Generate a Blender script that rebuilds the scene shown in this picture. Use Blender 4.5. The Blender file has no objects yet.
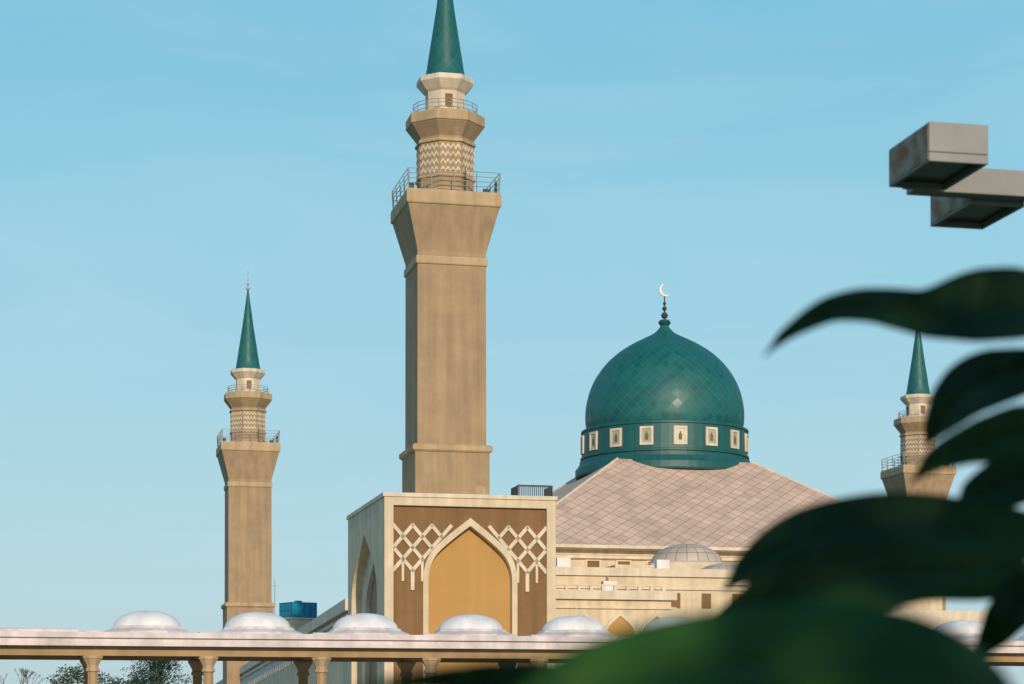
import bpy, bmesh, math, random
from mathutils import Vector, Matrix
random.seed(7)
D2R = math.radians
scene = bpy.context.scene
scene.view_settings.view_transform = 'Standard'
scene.view_settings.look = 'None'
scene.view_settings.exposure = 0

# ------------------------------------------------------------ materials
def new_mat(name):
    m = bpy.data.materials.new(name); m.use_nodes = True
    nt = m.node_tree
    return m, nt, nt.nodes["Principled BSDF"]

def stucco(name, col, rough=0.85, var=0.14, scale=0.6, streak=0.16, bump=0.2, bscale=6.0, metallic=0.0):
    m, nt, b = new_mat(name)
    N, L = nt.nodes, nt.links
    tc = N.new('ShaderNodeTexCoord')
    n1 = N.new('ShaderNodeTexNoise'); n1.inputs['Scale'].default_value = scale; n1.inputs['Detail'].default_value = 8
    n1.inputs['Roughness'].default_value = .62
    L.new(tc.outputs['Object'], n1.inputs['Vector'])
    mp = N.new('ShaderNodeMapping'); mp.inputs['Scale'].default_value = (1.6, 1.6, 0.09)
    L.new(tc.outputs['Object'], mp.inputs['Vector'])
    n2 = N.new('ShaderNodeTexNoise'); n2.inputs['Scale'].default_value = 1.0; n2.inputs['Detail'].default_value = 7
    L.new(mp.outputs[0], n2.inputs['Vector'])
    def ramp(src, amt):
        r = N.new('ShaderNodeMapRange'); r.inputs[1].default_value = 0.3; r.inputs[2].default_value = 0.7
        r.inputs[3].default_value = 1 - amt; r.inputs[4].default_value = 1 + amt * 0.6
        L.new(src, r.inputs[0]); return r.outputs[0]
    mu = N.new('ShaderNodeMath'); mu.operation = 'MULTIPLY'
    L.new(ramp(n1.outputs['Fac'], var), mu.inputs[0]); L.new(ramp(n2.outputs['Fac'], streak), mu.inputs[1])
    vm = N.new('ShaderNodeVectorMath'); vm.operation = 'SCALE'
    vm.inputs[0].default_value = col
    L.new(mu.outputs[0], vm.inputs['Scale'])
    L.new(vm.outputs[0], b.inputs['Base Color'])
    b.inputs['Roughness'].default_value = rough
    b.inputs['Metallic'].default_value = metallic
    if bump:
        n3 = N.new('ShaderNodeTexNoise'); n3.inputs['Scale'].default_value = bscale; n3.inputs['Detail'].default_value = 8
        L.new(tc.outputs['Object'], n3.inputs['Vector'])
        bp = N.new('ShaderNodeBump'); bp.inputs['Strength'].default_value = bump; bp.inputs['Distance'].default_value = 0.05
        L.new(n3.outputs['Fac'], bp.inputs['Height']); L.new(bp.outputs[0], b.inputs['Normal'])
    return m

def diamond(name, col, line, rough, width=0.06, var=0.2, square=False, bump=0.4):
    """tiles: UV in cell units, diagonal joints"""
    m, nt, b = new_mat(name); N, L = nt.nodes, nt.links
    uv = N.new('ShaderNodeUVMap')
    sep = N.new('ShaderNodeSeparateXYZ'); L.new(uv.outputs[0], sep.inputs[0])
    def M(op, a, c=None):
        n = N.new('ShaderNodeMath'); n.operation = op
        for i, v in enumerate((a, c)):
            if v is None: continue
            if isinstance(v, (int, float)): n.inputs[i].default_value = v
            else: L.new(v, n.inputs[i])
        return n.outputs[0]
    if square: p, q = sep.outputs[0], sep.outputs[1]
    else:
        p = M('ADD', sep.outputs[0], sep.outputs[1]); q = M('SUBTRACT', sep.outputs[0], sep.outputs[1])
    fp, fq = M('FRACT', p), M('FRACT', q)
    mn = M('MINIMUM', fp, fq)
    ln = M('LESS_THAN', mn, width)
    cb = N.new('ShaderNodeCombineXYZ'); L.new(M('FLOOR', p), cb.inputs[0]); L.new(M('FLOOR', q), cb.inputs[1])
    wn = N.new('ShaderNodeTexWhiteNoise'); wn.noise_dimensions = '3D'; L.new(cb.outputs[0], wn.inputs['Vector'])
    mr = N.new('ShaderNodeMapRange'); mr.inputs[3].default_value = 1 - var; mr.inputs[4].default_value = 1 + var
    L.new(wn.outputs['Value'], mr.inputs[0])
    tc = N.new('ShaderNodeTexCoord'); ns = N.new('ShaderNodeTexNoise'); ns.inputs['Scale'].default_value = 0.35; ns.inputs['Detail'].default_value = 6
    L.new(tc.outputs['Object'], ns.inputs['Vector'])
    mr2 = N.new('ShaderNodeMapRange'); mr2.inputs[1].default_value=.3; mr2.inputs[2].default_value=.7
    mr2.inputs[3].default_value = 0.82; mr2.inputs[4].default_value = 1.12; L.new(ns.outputs['Fac'], mr2.inputs[0])
    vm = N.new('ShaderNodeVectorMath'); vm.operation = 'SCALE'; vm.inputs[0].default_value = col
    L.new(M('MULTIPLY', mr.outputs[0], mr2.outputs[0]), vm.inputs['Scale'])
    mx = N.new('ShaderNodeMix'); mx.data_type = 'RGBA'
    L.new(ln, mx.inputs['Factor']); L.new(vm.outputs[0], mx.inputs['A']); mx.inputs['B'].default_value = (*line, 1)
    L.new(mx.outputs['Result'], b.inputs['Base Color'])
    rr = N.new('ShaderNodeMapRange'); rr.inputs[3].default_value = rough*0.8; rr.inputs[4].default_value = rough*1.25
    L.new(wn.outputs['Value'], rr.inputs[0]); L.new(rr.outputs[0], b.inputs['Roughness'])
    bp = N.new('ShaderNodeBump'); bp.inputs['Strength'].default_value = bump; bp.inputs['Distance'].default_value = 0.05
    hgt = M('ADD', M('MULTIPLY', ln, -1.0), M('MULTIPLY', fp, 0.5))
    L.new(hgt, bp.inputs['Height']); L.new(bp.outputs[0], b.inputs['Normal'])
    return m

TAN   = stucco("tan_stucco", (0.36, 0.255, 0.155))
TAN2  = stucco("tan_trim", (0.46, 0.335, 0.205))
CREAM = stucco("cream_stucco", (0.66, 0.54, 0.385))
CREAM2= stucco("pale_cream", (0.68, 0.58, 0.46))
BROWN = stucco("brown_panel", (0.22, 0.12, 0.050))
GOLD  = stucco("ochre_panel", (0.47, 0.27, 0.085), streak=.05, var=.08, scale=.3)
WHITE = stucco("white_paint", (0.76, 0.74, 0.76), var=.12, streak=.15, scale=1.2)
PINKW = stucco("concrete_slab", (0.66, 0.59, 0.60), var=.18, streak=.22, scale=1.0)
COLM  = stucco("column_stone", (0.38, 0.26, 0.14))
TEAL  = stucco("teal_paint", (0.008, 0.095, 0.100), rough=.5, bump=.05)
TEALT = diamond("teal_tiles", (0.006, 0.108, 0.108), (0.018, 0.165, 0.16), 0.50, width=.05, var=.12)
ROOFT = diamond("roof_tiles", (0.60, 0.43, 0.34), (0.27, 0.17, 0.13), 0.75, width=0.06, var=0.06)
MESHD = diamond("pale_dome_tiles", (0.50, 0.42, 0.36), (0.2, 0.16, 0.13), 0.6, width=0.08, var=0.06, square=True)
STEEL = stucco("railing_steel", (0.30, 0.29, 0.28), rough=.5, bump=0)
DARK  = stucco("dark_metal", (0.06, 0.05, 0.045), rough=.6, bump=0)
GREY  = stucco("lamp_grey_paint", (0.27, 0.265, 0.27), rough=.5, bump=.03, scale=3)
PANE  = stucco("window_pane", (0.36, 0.40, 0.32), rough=.3, bump=0)
LGLASS,_n,_b = new_mat("lamp_glass"); _b.inputs['Base Color'].default_value=(0.02,0.025,0.025,1); _b.inputs['Roughness'].default_value=.2
SILV,_n,_b = new_mat("finial_metal"); _b.inputs['Base Color'].default_value=(0.48,0.48,0.45,1); _b.inputs['Roughness'].default_value=.45; _b.inputs['Metallic'].default_value=.4
BLUE  = stucco("blue_tank_plastic", (0.004, 0.24, 0.42), rough=.5, bump=0)

# ------------------------------------------------------------ mesh helpers
def empty(name, loc=(0,0,0), rot=0):
    e = bpy.data.objects.new(name, None); scene.collection.objects.link(e)
    e.location = loc; e.rotation_euler = (0,0,rot); e.empty_display_size = .5
    return e

def mesh_obj(name, verts, faces, mat, parent=None, smooth=False, uvs=None, bevel=0):
    me = bpy.data.meshes.new(name); me.from_pydata([tuple(v) for v in verts], [], faces); me.update()
    if uvs:
        ul = me.uv_layers.new(name="UVMap")
        k = 0
        for fi, f in enumerate(faces):
            for j in range(len(f)):
                ul.data[k].uv = uvs[fi][j]; k += 1
    for m in (mat if isinstance(mat, (list, tuple)) else [mat]): me.materials.append(m)
    o = bpy.data.objects.new(name, me); scene.collection.objects.link(o)
    if parent: o.parent = parent
    if smooth:
        for p in me.polygons: p.use_smooth = True
    if bevel:
        b = o.modifiers.new("bev", 'BEVEL'); b.width = bevel; b.segments = 2; b.limit_method='ANGLE'
    return o

class MB:
    """collects primitives into one mesh"""
    def __init__(s): s.v=[]; s.f=[]
    def add(s, vs, fs):
        o=len(s.v); s.v += [tuple(v) for v in vs]; s.f += [tuple(i+o for i in f) for f in fs]
    def box(s, x0,x1,y0,y1,z0,z1, M=None):
        vs=[Vector(c) for c in ((x0,y0,z0),(x1,y0,z0),(x1,y1,z0),(x0,y1,z0),(x0,y0,z1),(x1,y0,z1),(x1,y1,z1),(x0,y1,z1))]
        if M: vs=[M@v for v in vs]
        s.add(vs, [(0,3,2,1),(4,5,6,7),(0,1,5,4),(1,2,6,5),(2,3,7,6),(3,0,4,7)])
    def stack(s, prof, n, rot=0, c=(0,0), cap=True):
        k = 1/math.cos(math.pi/n); vs=[]; fs=[]
        for a,z in prof:
            for i in range(n):
                t = rot + (i+.5)*2*math.pi/n
                vs.append((c[0]+a*k*math.cos(t), c[1]+a*k*math.sin(t), z))
        m=len(prof)
        for j in range(m-1):
            for i in range(n):
                fs.append((j*n+i, j*n+(i+1)%n, (j+1)*n+(i+1)%n, (j+1)*n+i))
        if cap:
            fs.append(tuple(reversed(range(n)))); fs.append(tuple(range((m-1)*n, m*n)))
        s.add(vs, fs)
    def tube(s, a, b, r, n=6, r2=None):
        a=Vector(a); b=Vector(b); d=(b-a).normalized(); r2 = r if r2 is None else r2
        up = Vector((0,0,1)) if abs(d.z)<.9 else Vector((1,0,0))
        x=d.cross(up).normalized(); y=d.cross(x)
        vs=[a+(x*math.cos(2*math.pi*i/n)+y*math.sin(2*math.pi*i/n))*r for i in range(n)]+[b+(x*math.cos(2*math.pi*i/n)+y*math.sin(2*math.pi*i/n))*r2 for i in range(n)]
        s.add(vs,[(i,(i+1)%n,n+(i+1)%n,n+i) for i in range(n)]+[tuple(reversed(range(n))),tuple(range(n,2*n))])
    def prism(s, poly, f0, f1):
        n=len(poly); vs=[f0(*p) for p in poly]+[f1(*p) for p in poly]
        s.add(vs,[tuple(range(n)),tuple(reversed(range(n,2*n)))]+[(i,n+i,n+(i+1)%n,(i+1)%n) for i in range(n)])
    def obj(s, name, mat, parent=None, smooth=False, bevel=0):
        o = mesh_obj(name, s.v, s.f, mat, parent, smooth, bevel=bevel)
        bm=bmesh.new(); bm.from_mesh(o.data); bmesh.ops.recalc_face_normals(bm, faces=bm.faces); bm.to_mesh(o.data); bm.free()
        return o

def lathe(name, prof, n, mat, parent, c=(0,0), cells_u=40, cell_v=1.0, smooth=True):
    vs=[]; fs=[]; uvs=[]; L=[0]
    for j in range(1,len(prof)): L.append(L[-1]+math.hypot(prof[j][0]-prof[j-1][0], prof[j][1]-prof[j-1][1]))
    for r,z in prof:
        for i in range(n):
            t=2*math.pi*i/n; vs.append((c[0]+r*math.cos(t), c[1]+r*math.sin(t), z))
    for j in range(len(prof)-1):
        for i in range(n):
            fs.append((j*n+i, j*n+(i+1)%n, (j+1)*n+(i+1)%n, (j+1)*n+i))
            u0=i/n*cells_u; u1=(i+1)/n*cells_u; v0=L[j]/cell_v; v1=L[j+1]/cell_v
            uvs.append(((u0,v0),(u1,v0),(u1,v1),(u0,v1)))
    return mesh_obj(name, vs, fs, mat, parent, smooth, uvs)

def smooth_prof(pts, m=6):
    out=[]
    for i in range(len(pts)-1):
        p0=pts[max(i-1,0)]; p1=pts[i]; p2=pts[i+1]; p3=pts[min(i+2,len(pts)-1)]
        for k in range(m):
            t=k/m
            out.append(tuple(.5*((2*p1[d])+(-p0[d]+p2[d])*t+(2*p0[d]-5*p1[d]+4*p2[d]-p3[d])*t*t+(-p0[d]+3*p1[d]-3*p2[d]+p3[d])*t**3) for d in range(2)))
    out.append(pts[-1]); return out

ARCH=smooth_prof([(1,0),(.985,.16),(.93,.32),(.82,.47),(.63,.62),(.33,.81),(0,1.0)],3)
def arch_pts(W,H,n=0):
    right=[(W*x,H*z) for x,z in ARCH]
    return [(-x,z) for x,z in right] + [(x,z) for x,z in reversed(right)][1:]

def arch_wall_poly(u0,u1,z0,z1,uc,W,zs,H):
    a=[(uc+x, zs+z) for x,z in arch_pts(W,H)]
    return [(u0,z0),(uc-W,z0)]+a+[(uc+W,z0),(u1,z0),(u1,z1),(u0,z1)]

# ------------------------------------------------------------ ground
ang = D2R(13.0); R = Vector((math.cos(ang), math.sin(ang),0)); Lv=Vector((-math.sin(ang), math.cos(ang),0))
GRASS = stucco("lawn", (0.05,0.09,0.03), scale=.2, var=.3)
PAVE  = stucco("plaza_paving", (0.30,0.26,0.22), scale=.4, var=.2)
mesh_obj("ground", [(-6000,-3000,0),(6000,-3000,0),(6000,9000,0),(-6000,9000,0)], [(0,1,2,3)], GRASS)

P0 = Vector((-10.1,162,0))
mosque = empty("mosque", P0, ang)
pz = empty("plaza_pavement", P0, ang)
mesh_obj("paving_sheet", [(-60,-95,.004),(120,-95,.004),(120,125,.004),(-60,125,.004)], [(0,1,2,3)], PAVE, pz)
kb=MB(); kb.box(-60.3,120.3,-95.3,-95,0,.14); kb.box(-60.3,-60,-95,125,0,.14); kb.obj("kerb",PINKW,pz)

# ------------------------------------------------------------ minaret
def minaret(name, loc, zc, zbase=0.0, rot=ang, zm=-22.1):
    e = empty(name, loc, rot)
    b=MB()
    Z=lambda z: z+zc
    b.stack([(3.15,zbase),(3.15,Z(zm)),(2.92,Z(zm)),(2.90,Z(-5.95))],4)
    b.stack([(2.9,Z(-5.25)),(2.9,Z(-4.9)),(3.85,Z(-1.25)),(3.85,Z(-.003))],4)
    b.obj("shaft",TAN,e,bevel=.04)
    t=MB()
    t.stack([(3.22,Z(zm-.25)),(3.38,Z(zm-.1)),(3.38,Z(zm+.25)),(3.2,Z(zm+.4))],4)
    t.stack([(2.98,Z(-5.95)),(3.02,Z(-5.85)),(3.02,Z(-5.35)),(2.96,Z(-5.25))],4)
    t.stack([(3.93,Z(-1.2)),(4.0,Z(-1.1)),(4.0,Z(-.25)),(3.93,Z(0))],4)
    t.stack([(2.5,Z(0)),(2.5,Z(.5)),(2.4,Z(.6))],8)
    t.stack([(2.38,Z(1.55)),(2.42,Z(1.6)),(2.42,Z(1.75)),(2.38,Z(1.8))],8)
    t.stack([(2.38,Z(4.5)),(2.44,Z(4.55)),(2.44,Z(4.72)),(2.38,Z(4.8))],8)
    t.stack([(3.1,Z(6.1)),(3.16,Z(6.15)),(3.16,Z(6.9)),(3.1,Z(7.0))],8)
    t.obj("mouldings",TAN2,e,bevel=.03)
    o=MB(); o.stack([(2.28,Z(.3)),(2.28,Z(4.8)),(2.3,Z(5.0)),(3.05,Z(6.05)),(3.05,Z(6.95))],8)
    o.obj("octagonal_stage",TAN,e,bevel=.03)
    z=MB(); fw=2*2.28*math.tan(math.pi/8)-.16
    for k in range(8):
        t0=(k)*math.pi/4
        M=Matrix.Rotation(t0,4,'Z')
        n=4; per=fw/n
        for row in range(4):
            zb=1.9+row*.64
            for i in range(n*2):
                x0=-fw/2+i*per/2; x1=x0+per/2
                za,zd=(zb,zb+.34) if i%2==0 else (zb+.34,zb)
                th=.22
                q=[(x0,za),(x1,zd),(x1,zd+th),(x0,za+th)]
                f0=lambda a,c,M=M: M@Vector((2.325,a,Z(c)))
                f1=lambda a,c,M=M: M@Vector((2.25,a,Z(c)))
                z.prism(q,f0,f1)
    z.obj("zigzag_relief",CREAM2,e)
    w=MB(); w.stack([(1.85,Z(6.9)),(1.85,Z(7.3)),(1.58,Z(7.4)),(1.58,Z(9.0)),(1.75,Z(9.15)),(2.25,Z(9.75)),(2.3,Z(9.8)),(2.3,Z(10.2)),(1.9,Z(10.32))],8)
    w.obj("lantern_stage",CREAM2,e,bevel=.03)
    dk=MB()
    for k in range(8):
        M=Matrix.Rotation(k*math.pi/4,4,'Z')
        if k%2==0: dk.box(1.5,1.6,-.32,.32,Z(7.6),Z(8.7),M)
    dk.obj("lantern_openings",BROWN,e)
    lathe("spire_cone",[(1.8,Z(10.3)),(1.7,Z(10.45)),(1.56,Z(11.2)),(.78,Z(16.2)),(.22,Z(20.3)),(.1,Z(21.3))],32,TEALT,e,cells_u=12,cell_v=.9)
    f=MB(); f.tube((0,0,Z(21.2)),(0,0,Z(24.0)),.09,8,.03)
    for zz,r in ((21.5,.26),(22.1,.18),(22.7,.12)):
        f.stack([(.02,Z(zz-r)),(r*.8,Z(zz-r*.5)),(r,Z(zz)),(r*.8,Z(zz+r*.5)),(.02,Z(zz+r))],10)
    f.obj("finial",SILV,e,smooth=True)
    r=MB(); h=3.8; zt=1.65
    for s in range(4):
        M=Matrix.Rotation(s*math.pi/2,4,'Z')
        for i in range(5):
            x=-h+i*h/2; r.tube(M@Vector((x,-h,Z(0))),M@Vector((x,-h-.12,Z(zt))),.045)
        for zz in (.45,.85,1.25,1.65): r.tube(M@Vector((-h-.05,-h-.06,Z(zz))),M@Vector((h+.05,-h-.06,Z(zz))),.03)
    rr=2.75
    for k in range(16):
        a=k*math.pi/8; a2=(k+1)*math.pi/8
        p=Vector((rr*math.cos(a),rr*math.sin(a),Z(6.95))); q=Vector((rr*math.cos(a2),rr*math.sin(a2),Z(6.95)))
        r.tube(p,p+Vector((0,0,1.0)),.04)
        for zz in (.35,.7,1.0): r.tube(p+Vector((0,0,zz)),q+Vector((0,0,zz)),.03)
    r.obj("railings",STEEL,e)
    l=MB(); l.tube((3.6,-3.6,Z(0)),(3.6,-3.6,Z(1.0)),.09); l.box(-3.7,-3.3,-3.6,-3.2,Z(0),Z(.5)); l.box(2.6,3.1,-3.4,-3.0,Z(0),Z(.4))
    l.tube((1.2,-2.6,Z(0)),(1.2,-2.6,Z(2.2)),.05)
    l.obj("gallery_fixtures",DARK,e)
    return e

cm = P0 + R*7 + Lv*9.8
minaret("minaret",(cm.x-.16,cm.y,0),45.4,19.4,zm=-21.3)
minaret("minaret",(-36.1,280,0),39.1,zm=-22.0)
minaret("minaret",(57.5,290,0),37.2)

# ------------------------------------------------------------ portal (children of mosque)
b=MB()
b.box(1.5,13.99,1.3,19.6,0,19.3)
b.obj("portal_core",CREAM2,mosque)
fr=MB()
F=lambda v: (lambda a,c: Vector((a,v,c)))
fr.prism([(0,0),(.75,0),(.75,18.62),(13.25,18.62),(13.25,0),(14,0),(14,19.56),(0,19.56)],F(0),F(1.28))
G=lambda u: (lambda a,c: Vector((u,a,c)))
fr.prism(arch_wall_poly(1.283,19.6,0,19.56,10.6,6.9,11.2,6.0),G(0),G(1.25))
fr.box(1.25,14,1.283,19.6,19.3,19.56)
fr.obj("portal_frame",CREAM,mosque,bevel=.04)
tr=MB(); tr.box(-.12,14.12,-.12,.05,19.3,19.62); tr.box(-.12,.05,.05,19.7,19.3,19.62); tr.obj("portal_coping",CREAM2,mosque)
sp=MB(); sp.box(1.3,1.49,1.3,19.5,0,19.2); sp.obj("side_recess_panel",TAN,mosque)
ia=MB(); ia.prism(arch_wall_poly(3.7,17.5,0,17.6,10.6,4.8,10.4,4.6),G(.9),G(1.28)); ia.obj("side_inner_arch",CREAM2,mosque)
bp=MB(); bp.prism(arch_wall_poly(.75,13.25,0,18.62,7.0,3.45,12.6,4.55),F(.35),F(.9)); bp.obj("portal_brown_panel",BROWN,mosque)
gp=MB(); gp.box(3.4,10.6,.95,1.28,0,17.4); gp.obj("portal_ochre_panel",GOLD,mosque)
ao=[(7+x,12.6+z) for x,z in arch_pts(3.85,5.15)]; ai=[(7+x,12.6+z) for x,z in arch_pts(3.42,4.52)]
av=MB()
o_=[(3.15,0)]+ao+[(10.85,0)]; i_=[(3.58,0)]+ai+[(10.42,0)]
for k in range(len(o_)-1):
    av.prism([o_[k],o_[k+1],i_[k+1],i_[k]],F(.12),F(.94))
av.obj("portal_archivolt",CREAM,mosque)
def inside_arch(u,z,W=3.75,H=5.2,zs=12.6):
    x=abs(u-7)
    if x>=W: return False
    if z<zs: return True
    t=(z-zs)/H
    if t>=1: return False
    for i in range(len(ARCH)-1):
        if ARCH[i][1]<=t<=ARCH[i+1][1]:
            return x<W*ARCH[i][0]
    return False
lt=MB(); cw=12.5/16; ch=.9; zt0=13.5
def bar(p,q,w=.145):
    d=Vector((q[0]-p[0],q[1]-p[1])); n=Vector((-d.y,d.x)).normalized()*w
    e=d.normalized()*.07
    lt.prism([(p[0]-e.x+n.x,p[1]-e.y+n.y),(q[0]+e.x+n.x,q[1]+e.y+n.y),(q[0]+e.x-n.x,q[1]+e.y-n.y),(p[0]-e.x-n.x,p[1]-e.y-n.y)],F(.2),F(.36))
for j in range(4):
    for i in range(16):
        u0=.75+i*cw; u1=u0+cw; z0=zt0+j*ch; z1=z0+ch
        a,c=((u0,z0),(u1,z1)) if (i+j)%2==0 else ((u0,z1),(u1,z0))
        if not inside_arch((u0+u1)/2,(z0+z1)/2): bar(a,c)
for i in range(1,16):
    u=.75+i*cw
    if not inside_arch(u,12.8):
        if i%2==0: bar((u,13.5),(u,12.0))
        else: bar((u,14.4),(u,12.7),.1)
lt.obj("portal_lattice",CREAM2,mosque)
ls=MB(); ls.tube((7.9,1.0,19.56),(7.9,1.0,19.8),.08); ls.tube((7.9,.5,20.0),(7.9,1.1,20.0),.42,16,.12); ls.obj("loudspeaker",TAN2,mosque)
rb=MB(); rb.box(14.0,16.5,11.3,19.5,0,19.5); rb.obj("stair_block",CREAM,mosque)
gr=MB()
for i in range(18): gr.box(13.62+i*.17,13.68+i*.17,11.4,11.48,19.56,21.75)
gr.box(13.5,16.6,11.36,11.52,21.7,21.85); gr.box(13.5,16.6,11.36,11.52,20.4,20.5); gr.box(13.5,13.58,11.4,14,19.56,21.8); gr.box(16.5,16.6,11.4,14,19.5,21.8)
gr.obj("roof_grille",DARK,mosque)

# ------------------------------------------------------------ hall with roof and dome
HU,HV=44.8,69.7
h=MB(); h.box(HU-24,HU+24,HV-24,HV+24,0,19.4); h.obj("hall_walls",CREAM,mosque)
a0,a1_,z0,z1=25.0,8.0,19.75,31.0
cs0=[(-a0,-a0),(a0,-a0),(a0,a0),(-a0,a0)]; cs1=[(-a1_,-a1_),(a1_,-a1_),(a1_,a1_),(-a1_,a1_)]
vs=[(HU+x,HV+y,z0) for x,y in cs0]+[(HU+x,HV+y,z1) for x,y in cs1]; fs=[];uv=[]
sl=math.hypot(a0-a1_,z1-z0); c=1.6
for i in range(4):
    j=(i+1)%4; fs.append((i,j,4+j,4+i)); uv.append(((-a0/c,0),(a0/c,0),(a1_/c,sl/c),(-a1_/c,sl/c)))
mesh_obj("hall_roof",vs,fs,ROOFT,mosque,uvs=uv)
hp=MB()
for i in range(4): hp.tube(vs[i],vs[4+i],.16,6)
hp.obj("roof_hip_ridges",CREAM2,mosque)
cn=MB()
cn.stack([(25.0,19.3),(25.5,19.4),(25.5,19.72),(25.0,19.73)],4,c=(HU,HV)); cn.stack([(24.15,18.3),(24.5,18.4),(24.5,18.7),(24.15,18.8)],4,c=(HU,HV)); cn.stack([(24.2,16.6),(24.45,16.7),(24.45,17.0),(24.2,17.0)],4,c=(HU,HV))
cn.obj("hall_cornices",CREAM2,mosque)
wn=MB(); wf=MB()
for i in range(14):
    u=HU-22.5+i*3.3
    wn.box(u,u+1.3,HV-24.06,HV-23.9,17.2,18.15); wf.box(u-.2,u+1.5,HV-24.2,HV-24.0,18.15,18.28); wf.box(u-.2,u,HV-24.2,HV-24.0,17.1,18.15); wf.box(u+1.3,u+1.5,HV-24.2,HV-24.0,17.1,18.15)
wn.obj("clerestory_windows",BROWN,mosque); wf.obj("clerestory_frames",CREAM2,mosque)
dz=-1.15; Cc=(HU,HV)
Pz=lambda l:[(r,z+dz) for r,z in l]
dr=MB()
dr.stack(Pz([(10.35,31.0),(10.45,31.2),(10.45,31.9),(10.2,32.2),(9.95,32.6),(9.95,32.9)]),64,c=Cc)
dr.stack(Pz([(9.7,32.5),(9.62,36.3),(9.5,36.6),(9.1,36.7)]),64,c=Cc)
dr.stack(Pz([(9.75,33.1),(9.85,33.15),(9.85,33.35),(9.75,33.4)]),64,c=Cc)
dr.stack(Pz([(9.68,36.2),(9.78,36.25),(9.78,36.45),(9.68,36.5)]),64,c=Cc)
dr.obj("dome_drum",TEAL,mosque)
wd=MB(); wg=MB(); wi=MB()
for k in range(16):
    t=D2R(-90-13+9.8-3.5)+k*math.pi/8
    M=Matrix.Translation((HU,HV,0))@Matrix.Rotation(t,4,'Z')
    z0,z1=33.75+dz,35.85+dz; w=.78
    wd.box(9.55,9.82,-w,-w+.26,z0,z1,M); wd.box(9.55,9.82,w-.26,w,z0,z1,M)
    wd.box(9.55,9.82,-w+.26,w-.26,z1-.26,z1,M); wd.box(9.55,9.82,-w+.26,w-.26,z0,z0+.26,M)
    wg.box(9.5,9.72,-w+.26,w-.26,z0+.26,z1-.26,M)
    wi.box(9.6,9.75,-.2,.2,z0+.55,z1-.85,M); wi.box(9.6,9.75,-.08,.08,z1-.849,z1-.6,M)
wd.obj("drum_window_frames",CREAM2,mosque); wg.obj("drum_window_panes",PANE,mosque); wi.obj("drum_window_motifs",BROWN,mosque)
prof=smooth_prof(Pz([(9.1,36.6),(9.28,37.6),(9.25,39.1),(8.9,40.8),(8.2,42.5),(7.1,44.1),(5.65,45.5),(4.0,46.6),(2.45,47.4),(1.3,48.0),(.6,48.7),(.35,49.3)]))
lathe("dome_shell",prof,96,TEALT,mosque,c=Cc,cells_u=44,cell_v=1.25)
fn=MB()
fn.stack(Pz([(.55,49.0),(.75,49.3),(.55,49.6)]),16,c=Cc)
fn.obj("dome_finial_base",TEAL,mosque)
f2=MB(); f2.tube((HU,HV,48.0),(HU,HV,51.35),.14,8,.07)
for zz,r in ((49.0,.4),(49.8,.28),(50.4,.2)): f2.stack([(.05,zz-r),(r*.7,zz-r*.7),(r,zz),(r*.7,zz+r*.7),(.05,zz+r)],12,c=Cc)
f2.obj("dome_finial",DARK,mosque)
ro=.74; Acr=D2R(62); tip=(ro*math.cos(Acr),ro*math.sin(Acr)); cx=.24; ri=math.hypot(tip[0]-cx,tip[1]); Ai=math.atan2(tip[1],tip[0]-cx)
n=30; outer=[];inner=[]
for i in range(n+1):
    a=Acr+(2*math.pi-2*Acr)*i/n; outer.append((ro*math.cos(a),ro*math.sin(a)))
    a=Ai+(2*math.pi-2*Ai)*i/n; inner.append((cx+ri*math.cos(a),ri*math.sin(a)))
cr=MB(); ca,sa=math.cos(D2R(25)),math.sin(D2R(25))
rt=lambda p:(p[0]*ca-p[1]*sa,p[0]*sa+p[1]*ca)
for i in range(n):
    cr.prism([rt(outer[i]),rt(outer[i+1]),rt(inner[i+1]),rt(inner[i])],lambda a,c:Vector((HU+a+.05,HV-.09,51.98+c)),lambda a,c:Vector((HU+a+.05,HV+.09,51.98+c)))
cr.obj("crescent",SILV,mosque)

# lower wings to the right of the portal
lw=MB()
lw.box(14.0,40,22,46,0,15.4)
lw.box(14.0,27.5,12,22,0,12.6)
lw.box(27.5,60,30,46,15.4,16.6)
lw.obj("side_wing_walls",CREAM,mosque,bevel=.04)
lc=MB()
lc.box(13.9,40.3,21.7,22.0,14.9,15.65); lc.box(13.9,40.3,21.8,22,13.7,13.95)
lc.box(14.0,27.9,11.6,12.0,12.1,12.85); lc.box(14.0,27.9,11.8,12.0,11.3,11.5); lc.box(27.5,27.9,12,21.7,12.1,12.85)
lc.obj("side_wing_cornices",CREAM2,mosque)
lp=MB(); lq=MB()
for i in range(4):
    uc=16.2+i*3.3
    lq.prism([(uc-1.25,4)]+[(uc+x,8.9+z) for x,z in arch_pts(1.25,1.8)]+[(uc+1.25,4)],F(11.93),F(12.1))
    o_=[(uc+x,8.9+z) for x,z in arch_pts(1.5,2.15)]; i_=[(uc+x,8.9+z) for x,z in arch_pts(1.25,1.8)]
    for k in range(len(o_)-1): lp.prism([o_[k],o_[k+1],i_[k+1],i_[k]],F(11.8),F(12.0))
lq.obj("side_wing_niches",GOLD,mosque); lp.obj("side_wing_arches",CREAM2,mosque)
uw=MB()
for i in range(8):
    u=15.6+i*3.0; uw.box(u,u+.9,21.93,22.1,12.0,13.4)
uw.obj("upper_wing_windows",BROWN,mosque)
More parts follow.
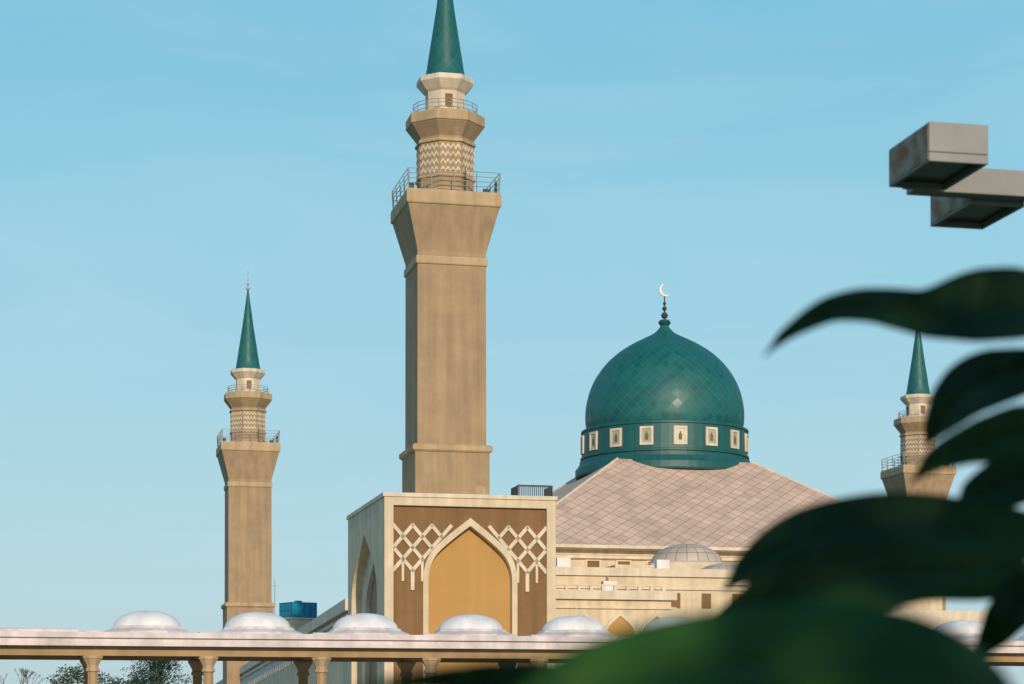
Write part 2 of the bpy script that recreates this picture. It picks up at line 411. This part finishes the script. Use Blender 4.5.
def small_dome(name,u,v,z,r,hh,mat):
    base=MB(); base.stack([(r*1.12,z),(r*1.12,z+.35),(r*1.03,z+.5)],12,c=(u,v)); base.obj(name+"_base",CREAM2,mosque)
    pr=[(r*math.cos(t*math.pi/2/12),z+.45+hh*math.sin(t*math.pi/2/12)) for t in range(12)]+[(.02,z+.45+hh)]
    lathe(name,pr,40,mat,mosque,c=(u,v),cells_u=20,cell_v=1.0)
small_dome("wing_dome",36.0,34,16.6,3.6,2.0,MESHD)
small_dome("porch_dome",37.2,25.5,14.2,3.4,1.9,MESHD)
small_dome("porch_dome_b",52,25.5,12,3.2,2.4,WHITE)
pk=MB(); pk.box(42,62,20,34,0,12); pk.obj("far_wing_walls",CREAM2,mosque)
pb=MB()
for i in range(12): pb.box(14.6+i*1.1,14.9+i*1.1,12.1,12.3,12.86,13.3)
pb.box(14.2,27.6,12.08,12.32,13.3,13.42); pb.obj("terrace_balustrade",CREAM2,mosque)
cu=MB()
for u,v,zb in ((18,24,15.4),(20.2,24,15.4),(30,24.5,15.4),(22,14.5,12.6)): cu.box(u,u+1.3,v,v+.8,zb+.15,zb+1.3); cu.box(u+.05,u+.15,v,v+.8,zb,zb+.15); cu.box(u+1.15,u+1.25,v,v+.8,zb,zb+.15)
cu.obj("condenser_units",WHITE,mosque,bevel=.03)
pp=MB(); pp.tube((14.25,11.9,0),(14.25,11.9,12.1),.09); pp.tube((24.4,21.6,12.86),(24.4,21.6,14.9),.08); pp.obj("downpipes",STEEL,mosque)

# left annexe with falling roof line
an=MB()
def sl_box(u0,u1,va,vb,za,zb,zlo,zlob):
    vs=[(u0,va,zlo),(u1,va,zlo),(u1,vb,zlob),(u0,vb,zlob),(u0,va,za),(u1,va,za),(u1,vb,zb),(u0,vb,zb)]
    return vs,[(0,3,2,1),(4,5,6,7),(0,1,5,4),(1,2,6,5),(2,3,7,6),(3,0,4,7)]
an.add(*sl_box(.2,12,19.6,160,12.0,6.7,0,0)); an.obj("annexe_walls",CREAM,mosque)
ac=MB(); ac.add(*sl_box(-.25,.195,19.6,160.3,12.35,7.0,11.3,6.2)); ac.add(*sl_box(-.12,.19,19.6,160,10.9,5.9,10.6,5.6)); ac.obj("annexe_coping",CREAM2,mosque)
al=MB()
for i in range(70):
    v=20+i*2.0; zt=10.5-(v-20)*.0372
    for s in (0,1):
        za,zb=(zt-1.2,zt) if s==0 else (zt,zt-1.2)
        al.add([(-.05,v+s,za-.12),(-.05,v+s+1,zb-.12),(-.05,v+s+1,zb+.12),(-.05,v+s,za+.12),(.2,v+s,za-.12),(.2,v+s+1,zb-.12),(.2,v+s+1,zb+.12),(.2,v+s,za+.12)],[(0,1,2,3),(7,6,5,4),(0,4,5,1),(3,2,6,7)])
al.obj("annexe_lattice",WHITE,mosque)

# sectional panel water tank on its tower
wt=empty("water_tank",(-30.5,292,0),D2R(35))
tk=MB(); tk.box(-1.9,1.9,-1.9,1.9,16.12,18.3)
for a_ in range(4):
    M=Matrix.Rotation(a_*math.pi/2,4,'Z')
    for i in range(5):
        x=-1.9+i*.95; tk.box(x-.05,x+.05,-1.98,-1.9,16.12,18.3,M)
    for z in (16.2,17.2,18.24): tk.box(-1.96,1.96,-2.0,-1.981,z-.05,z+.05,M)
    for i in range(4): tk.box(-1.68+i*.95,-1.17+i*.95,-1.95,-1.9,16.45,16.95,M); tk.box(-1.68+i*.95,-1.17+i*.95,-1.95,-1.9,17.45,17.95,M)
tk.box(-.4,.4,-.4,.4,18.3,18.6)
tk.obj("tank_panels",BLUE,wt)
ts=MB(); ts.box(-2.2,2.2,-2.2,2.2,15.9,16.1)
ts.obj("stand_platform",CREAM2,wt)
ts=MB(); ts.box(-2.0,2.0,-2.0,2.0,0,15.9); ts.obj("tank_tower",CREAM,wt)
am=empty("antenna_mast",(-33.6,290,0)); q=MB(); q.tube((0,0,0),(0,0,21.5),.09,6,.04); q.tube((-.5,0,20.6),(.5,0,20.6),.03); q.obj("mast",STEEL,am)

# ------------------------------------------------------------ colonnade
co=empty("colonnade",(-15.5,87,0),ang)
sp_=4.68; k0,k1=-3,12
s=MB(); x0=(k0-.5)*sp_-.6; x1=(k1+.5)*sp_+.6
s.box(x0,x1,-3.65,3.65,4.64,5.11); s.obj("roof_slab",PINKW,co,bevel=.03)
s2=MB(); s2.box(x0,x1,-3.8,-3.64,4.93,5.16); s2.box(x0,x1,-3.72,-3.648,4.60,4.78); s2.obj("slab_edge_moulding",PINKW,co,bevel=.02)
s=MB()
s.box(x0+.3,x1-.3,-3.25,-2.8,4.22,4.64); s.box(x0+.3,x1-.3,2.8,3.25,4.22,4.64)
for k in range(k0,k1+2):
    u=(k-.5)*sp_; s.box(u-.18,u+.18,-2.8,2.8,4.26,4.64)
s.obj("beams",COLM,co)
cl=MB(); cc=MB()
for k in range(k0,k1+2):
    u=(k-.5)*sp_
    for v in (-3,3):
        cl.stack([(.34,0),(.34,.35),(.24,.5),(.21,.6),(.2,3.55)],8,c=(u,v))
        cc.stack([(.2,3.55),(.27,3.6),(.27,3.7),(.22,3.74),(.24,3.85),(.37,4.1),(.4,4.12),(.4,4.22)],8,c=(u,v))
cl.obj("columns",COLM,co); cc.obj("capitals",TAN2,co)
db=MB()
for k in range(k0,k1+1):
    u=k*sp_
    if k>=0: db.stack([(1.85,5.11),(1.85,5.30),(1.78,5.34),(1.5,5.46),(1.44,5.56)],8,c=(u,0))
    else: db.stack([(1.8,5.11),(1.8,5.32),(1.7,5.36),(1.6,5.36)],4,c=(u,-.6))
    db.box(u+sp_/2-.38,u+sp_/2+.38,-3.3,3.3,5.11,5.24)
db.obj("dome_plinths",PINKW,co,bevel=.02)
for k in range(0,k1+1):
    pr=[(1.43*math.cos(t*math.pi/2/10)**.9,5.5+.74*math.sin(t*math.pi/2/10)) for t in range(10)]+[(.01,6.245)]
    lathe("roof_dome",pr,36,WHITE,co,c=(k*sp_,0))

# ------------------------------------------------------------ street lamp
sl_=empty("street_lamp",(3.02,11.44,0),D2R(12))
pl=MB(); pl.box(-.07,.07,-.07,.07,0,4.72); pl.box(-.2,.2,-.2,.2,0,.03); pl.obj("pole",GREY,sl_,bevel=.006)
ar=MB(); ar.box(-.85,-.0705,-.055,.055,4.50,4.62); ar.box(-.92,-.80,-.10,-.0551,4.50,4.62); ar.obj("arm",GREY,sl_,bevel=.005)
END_BROWN,nt_,bs_=new_mat("brown_end_plate")  # mottled brown on the left end of each lamp head
tcn=nt_.nodes.new('ShaderNodeTexCoord'); nn=nt_.nodes.new('ShaderNodeTexNoise'); nn.inputs['Scale'].default_value=9; nn.inputs['Detail'].default_value=8
rp=nt_.nodes.new('ShaderNodeValToRGB'); rp.color_ramp.elements[0].position=.38; rp.color_ramp.elements[0].color=(.26,.12,.06,1); rp.color_ramp.elements[1].position=.62; rp.color_ramp.elements[1].color=(.38,.31,.26,1)
nt_.links.new(tcn.outputs['Object'],nn.inputs['Vector']); nt_.links.new(nn.outputs['Fac'],rp.inputs[0]); nt_.links.new(rp.outputs[0],bs_.inputs['Base Color']); bs_.inputs['Roughness'].default_value=.8
def head(cx,cy,zt,nm):
    hx,hy,hz=.165,.27,.205
    m=MB(); t=.022; z0=zt-hz
    m.box(cx-hx,cx+hx,cy-hy,cy+hy,z0+.05,zt)
    m.box(cx-hx,cx+hx,cy-hy,cy-hy+t,z0,z0+.048); m.box(cx-hx,cx+hx,cy+hy-t,cy+hy,z0,z0+.048)
    m.box(cx-hx,cx-hx+t,cy-hy+t,cy+hy-t,z0,z0+.048); m.box(cx+hx-t,cx+hx,cy-hy+t,cy+hy-t,z0,z0+.048)
    m.obj(nm+"_housing",GREY,sl_,bevel=.004)
    g=MB(); g.box(cx-hx+t,cx+hx-t,cy-hy+t,cy+hy-t,z0+.03,z0+.047); g.obj(nm+"_glass",LGLASS,sl_)
    p=MB(); p.box(cx-hx-.004,cx-hx-.0005,cy-hy+.012,cy+hy-.012,z0+.012,zt-.012); p.obj(nm+"_end_plate",END_BROWN,sl_)
head(-.85,-.37,4.70,"near_head"); head(-.30,.34,4.68,"far_head")

# ------------------------------------------------------------ vegetation
def leafmat(name,c1,c2,rough=.5,scale=2):
    m,nt,b=new_mat(name); N,L=nt.nodes,nt.links
    tc=N.new('ShaderNodeTexCoord'); ns=N.new('ShaderNodeTexNoise'); ns.inputs['Scale'].default_value=scale; ns.inputs['Detail'].default_value=4
    r=N.new('ShaderNodeValToRGB'); r.color_ramp.elements[0].position=.35; r.color_ramp.elements[1].position=.65
    r.color_ramp.elements[0].color=(*c1,1); r.color_ramp.elements[1].color=(*c2,1)
    L.new(tc.outputs['Object'],ns.inputs['Vector']); L.new(ns.outputs['Fac'],r.inputs[0]); L.new(r.outputs[0],b.inputs['Base Color'])
    b.inputs['Roughness'].default_value=rough
    return m
FOL=leafmat("foliage",(.02,.045,.02),(.07,.11,.04),.7,.5)
FOL2=leafmat("conifer_foliage",(.012,.035,.025),(.03,.07,.04),.7,.7)
BARK=stucco("bark",(.10,.07,.05))
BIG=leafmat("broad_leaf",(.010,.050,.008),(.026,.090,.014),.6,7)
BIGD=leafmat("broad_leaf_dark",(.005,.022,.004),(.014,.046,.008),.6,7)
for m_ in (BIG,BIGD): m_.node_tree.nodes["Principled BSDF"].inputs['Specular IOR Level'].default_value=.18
def cloud(mb,center,rad,n,size,rng):
    for _ in range(n):
        while True:
            p=Vector((rng.uniform(-1,1),rng.uniform(-1,1),rng.uniform(-1,1)))
            if p.length<=1: break
        p=Vector((p.x*rad[0],p.y*rad[1],p.z*rad[2]))+Vector(center)
        a=Vector((rng.gauss(0,1),rng.gauss(0,1),rng.gauss(0,1))).normalized(); c=a.orthogonal().normalized(); s=size*rng.uniform(.6,1.3)
        d=a.cross(c)
        mb.add([p-c*s,p-d*s*.45,p+c*s,p+d*s*.45],[(0,1,2,3)])
def tree(name,loc,H,W,rng,n=26,per=110,leaf=.16,mat=FOL,conifer=False):
    e=empty(name,loc); t=MB(); f=MB()
    t.tube((0,0,0),(0.1,0,H*.45),.03*H,8,.018*H); t.tube((.1,0,H*.45),(0,0,H*.95),.018*H,6,.004*H)
    for i in range(n):
        z=H*(.35+.62*(i+.5)/n); a=rng.uniform(0,2*math.pi)
        env=(1-((z/H-.35)/.7)) if conifer else math.sin(math.pi*min(1,max(.05,(z/H-.28)/.78)))**.6
        r=W/2*env*rng.uniform(.45,1.0)
        p=Vector((r*math.cos(a),r*math.sin(a),z+(0 if conifer else rng.uniform(-.3,.3))))
        t.tube((0,0,z-H*.1),p,.008*H,5,.002*H)
        q=W*.15*rng.uniform(.7,1.4)
        cloud(f,p,(q*1.3,q*1.3,q*(.35 if conifer else .7)),per,leaf,rng)
        cloud(f,p*0.55+Vector((0,0,z*.45)),(q,q,q*.5),per//3,leaf,rng)
    t.obj("trunk_and_limbs",BARK,e); f.obj("crown",mat,e); return e
rng=random.Random(3)
tree("conifer_tree",(-34.3,200,0),8.6,9.0,rng,36,140,.13,FOL2,True)
tree("tree",(-43.5,205,0),6.8,6.0,rng,24,120,.15,FOL)
tree("tree",(-40.3,215,0),6.3,5.0,rng,22,110,.15,FOL2)
bt=empty("bare_tree",(-47.2,195,0)); t=MB()
def br(p,d,l,r,dep):
    q=p+d*l; t.tube(p,q,r,5,r*.65)
    if dep==0: return
    for _ in range(3):
        br(q,(d+Vector((rng.uniform(-.6,.6),rng.uniform(-.6,.6),rng.uniform(-.1,.5)))).normalized(),l*.68,r*.6,dep-1)
br(Vector((0,0,0)),Vector((0,0,1)),2.4,.12,5); t.obj("branches",BARK,bt)
dt=MB()
for i in range(90):
    x=-150+i*3.2+rng.uniform(-1,1); hgt=rng.uniform(4.5,8.2)
    cloud(dt,(x,420+rng.uniform(-8,8),hgt*.5),(3.2,3,hgt*.52),120,.5,rng)
dt.obj("distant_trees",FOL)

# foreground broad-leaved shrub; coordinates in millimetres, relative to eye height 1.6 m
shrub=empty("broad_leaf_shrub",(0,0,1.6))
def leaf(spine,y,cup=.25,tilt=0.0,k=1.0,idx=0,mat=None):
    """spine: (x_mm, z_mm, halfwidth_mm)"""
    pts=[]
    for i in range(len(spine)-1):
        p0=spine[max(i-1,0)];p1=spine[i];p2=spine[i+1];p3=spine[min(i+2,len(spine)-1)]
        for s_ in range(6):
            t_=s_/6
            pts.append([.5*((2*p1[d])+(-p0[d]+p2[d])*t_+(2*p0[d]-5*p1[d]+4*p2[d]-p3[d])*t_*t_+(-p0[d]+3*p1[d]-3*p2[d]+p3[d])*t_**3) for d in range(3)])
    pts.append(list(spine[-1]))
    vs=[];fs=[];nn=13
    for i,(x,z,hw) in enumerate(pts):
        a=pts[max(i-1,0)]; b_=pts[min(i+1,len(pts)-1)]
        d=Vector((b_[0]-a[0],b_[1]-a[1])).normalized(); n=Vector((-d.y,d.x)); hw=max(hw,.6)
        for j in range(nn):
            s_=(j/(nn-1))*2-1
            px=(x+n.x*hw*s_)*k/1000; pz=(z+n.y*hw*s_)*k/1000
            py=y+cup*abs(s_)**1.5*hw*k/1000*-1+tilt*s_*hw*k/1000+.012*math.sin(i*.3+idx)+ (0.004 if j==nn//2 else 0) + .0016*math.sin(i*1.3-abs(s_)*4)
            vs.append((px,py,pz))
    m=len(pts)
    for i in range(m-1):
        for j in range(nn-1): fs.append((i*nn+j,i*nn+j+1,(i+1)*nn+j+1,(i+1)*nn+j))
    o=mesh_obj("leaf",vs,fs,mat or BIGD,shrub,True)
    sd=o.modifiers.new("th",'SOLIDIFY'); sd.thickness=.0008
    return o
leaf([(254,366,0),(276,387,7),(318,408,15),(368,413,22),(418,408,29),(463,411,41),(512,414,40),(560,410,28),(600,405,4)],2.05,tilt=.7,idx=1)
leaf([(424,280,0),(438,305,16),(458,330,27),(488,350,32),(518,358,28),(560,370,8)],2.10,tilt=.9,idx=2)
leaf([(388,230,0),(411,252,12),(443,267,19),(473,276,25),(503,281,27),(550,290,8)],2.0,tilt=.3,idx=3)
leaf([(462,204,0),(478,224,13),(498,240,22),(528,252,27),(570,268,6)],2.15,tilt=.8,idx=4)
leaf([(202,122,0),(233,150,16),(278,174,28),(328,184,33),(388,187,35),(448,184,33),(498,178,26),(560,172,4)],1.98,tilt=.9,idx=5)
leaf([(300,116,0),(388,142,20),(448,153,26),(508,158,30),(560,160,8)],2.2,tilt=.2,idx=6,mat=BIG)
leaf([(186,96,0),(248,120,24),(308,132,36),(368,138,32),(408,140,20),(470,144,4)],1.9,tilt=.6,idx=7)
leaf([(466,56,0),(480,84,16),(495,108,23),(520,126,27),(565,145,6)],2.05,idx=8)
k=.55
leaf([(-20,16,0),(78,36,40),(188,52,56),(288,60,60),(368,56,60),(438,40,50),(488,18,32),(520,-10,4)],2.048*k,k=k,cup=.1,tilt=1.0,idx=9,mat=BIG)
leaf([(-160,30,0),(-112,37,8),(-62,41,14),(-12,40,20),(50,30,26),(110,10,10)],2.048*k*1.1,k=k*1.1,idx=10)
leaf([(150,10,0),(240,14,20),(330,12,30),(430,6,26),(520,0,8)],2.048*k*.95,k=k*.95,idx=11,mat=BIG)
st=MB()
def poly(pl_,r0,r1):
    for i in range(len(pl_)-1):
        ra=r0+(r1-r0)*i/(len(pl_)-1); rb=r0+(r1-r0)*(i+1)/(len(pl_)-1); st.tube(pl_[i],pl_[i+1],ra,8,rb)
poly([(.66,2.1,-1.6),(.64,2.08,-.6),(.62,2.06,0),(.60,2.06,.25),(.605,2.05,.42)],.014,.004)
for e in ((.56,2.1,.37),(.55,2.0,.29),(.57,2.15,.268),(.56,1.98,.172),(.56,2.2,.16),(.47,1.9,.144),(.565,2.05,.145)):
    st.tube((.605,2.06,e[2]-.03),e,.003,6,.002)
poly([(.62,2.06,-.5),(.45,1.5,-.15),(.286,1.126,-.006)],.006,.003)
poly([(.45,1.5,-.15),(.2,1.3,-.06),(.066,1.24,.006)],.004,.002)
poly([(.45,1.5,-.15),(.27,1.07,0)],.004,.002)
st.obj("stems",BARK,shrub)

# unseen tree added behind the viewpoint to shade the foreground leaves
se=empty("added_shade_tree",(3.2,-3.6,0)); t=MB(); f=MB(); r3=random.Random(5)
t.tube((0,0,0),(-.1,.2,2.2),.16,10,.12); t.tube((-.1,.2,2.2),(-.4,.6,4.2),.12,8,.05)
for i in range(46):
    a=r3.uniform(0,6.28); rr=r3.uniform(.2,2.3); p=Vector((-1.9+rr*math.cos(a)*1.1,1.2+rr*math.sin(a)*.9,r3.uniform(2.4,4.8)))
    t.tube((-.2,.4,2.4+r3.uniform(0,1.2)),p,.035,5,.01); cloud(f,p,(.7,.7,.45),115,.10,r3)
t.obj("trunk_and_limbs",BARK,se); f.obj("crown",FOL,se)

# ------------------------------------------------------------ sky & sun
az=D2R(180-11); el=D2R(17)
w=bpy.data.worlds.new("World"); scene.world=w; w.use_nodes=True
N,L=w.node_tree.nodes,w.node_tree.links
bg=N["Background"]; sky=N.new('ShaderNodeTexSky'); sky.sky_type='NISHITA'; sky.sun_disc=False
sky.sun_elevation=el; sky.sun_rotation=az; sky.air_density=1.0; sky.dust_density=1.0; sky.ozone_density=1.5
tc=N.new('ShaderNodeTexCoord')
sx=N.new('ShaderNodeSeparateXYZ'); L.new(tc.outputs['Generated'],sx.inputs[0])
cr_=N.new('ShaderNodeValToRGB'); el_=cr_.color_ramp.elements
el_[0].position=0; el_[0].color=(.50,.66,.72,1); el_[1].position=1; el_[1].color=(.06,.20,.42,1)
for pos,c in ((.10,(.43,.68,.78)),(.22,(.32,.66,.80)),(.34,(.215,.575,.765)),(.6,(.10,.30,.52))):
    e=el_.new(pos); e.color=(*c,1)
L.new(sx.outputs[2],cr_.inputs[0])
scl=N.new('ShaderNodeVectorMath'); scl.operation='SCALE'; scl.inputs['Scale'].default_value=10; L.new(cr_.outputs[0],scl.inputs[0])
m1=N.new('ShaderNodeMix'); m1.data_type='RGBA'; m1.inputs['Factor'].default_value=.85
L.new(sky.outputs[0],m1.inputs['A']); L.new(scl.outputs[0],m1.inputs['B'])
mp=N.new('ShaderNodeMapping'); mp.inputs['Scale'].default_value=(1.4,1.4,6.5); mp.inputs['Rotation'].default_value=(.12,.28,0)
L.new(tc.outputs['Generated'],mp.inputs[0]); ns=N.new('ShaderNodeTexNoise'); ns.inputs['Scale'].default_value=2.6; ns.inputs['Detail'].default_value=9; ns.inputs['Roughness'].default_value=.55; ns.inputs['Distortion'].default_value=.9
L.new(mp.outputs[0],ns.inputs['Vector'])
mr=N.new('ShaderNodeMapRange'); mr.inputs[1].default_value=.42; mr.inputs[2].default_value=.8; mr.inputs[3].default_value=0; mr.inputs[4].default_value=.32; L.new(ns.outputs['Fac'],mr.inputs[0])
mx=N.new('ShaderNodeMix'); mx.data_type='RGBA'; L.new(mr.outputs[0],mx.inputs['Factor']); L.new(m1.outputs['Result'],mx.inputs['A']); mx.inputs['B'].default_value=(5.3,7.4,8.1,1)
L.new(mx.outputs['Result'],bg.inputs['Color']); bg.inputs['Strength'].default_value=.1
sd=bpy.data.lights.new("sun",'SUN'); sd.energy=3.4; sd.angle=D2R(.5); sd.color=(1,.80,.57)
so=bpy.data.objects.new("sun",sd); scene.collection.objects.link(so)
dv=Vector((math.sin(az)*math.cos(el),math.cos(az)*math.cos(el),math.sin(el)))
so.rotation_euler=dv.to_track_quat('Z','Y').to_euler()

# ------------------------------------------------------------ camera
cd=bpy.data.cameras.new("camera"); cam=bpy.data.objects.new("camera",cd); scene.collection.objects.link(cam); scene.camera=cam
cam.location=(0,0,1.6); cam.rotation_euler=(math.pi/2,0,0); cd.lens=72; cd.sensor_width=36
cd.shift_y=(720-342)/1024; cd.clip_start=.05; cd.clip_end=12000
cd.dof.use_dof=True; cd.dof.focus_distance=170; cd.dof.aperture_fstop=6
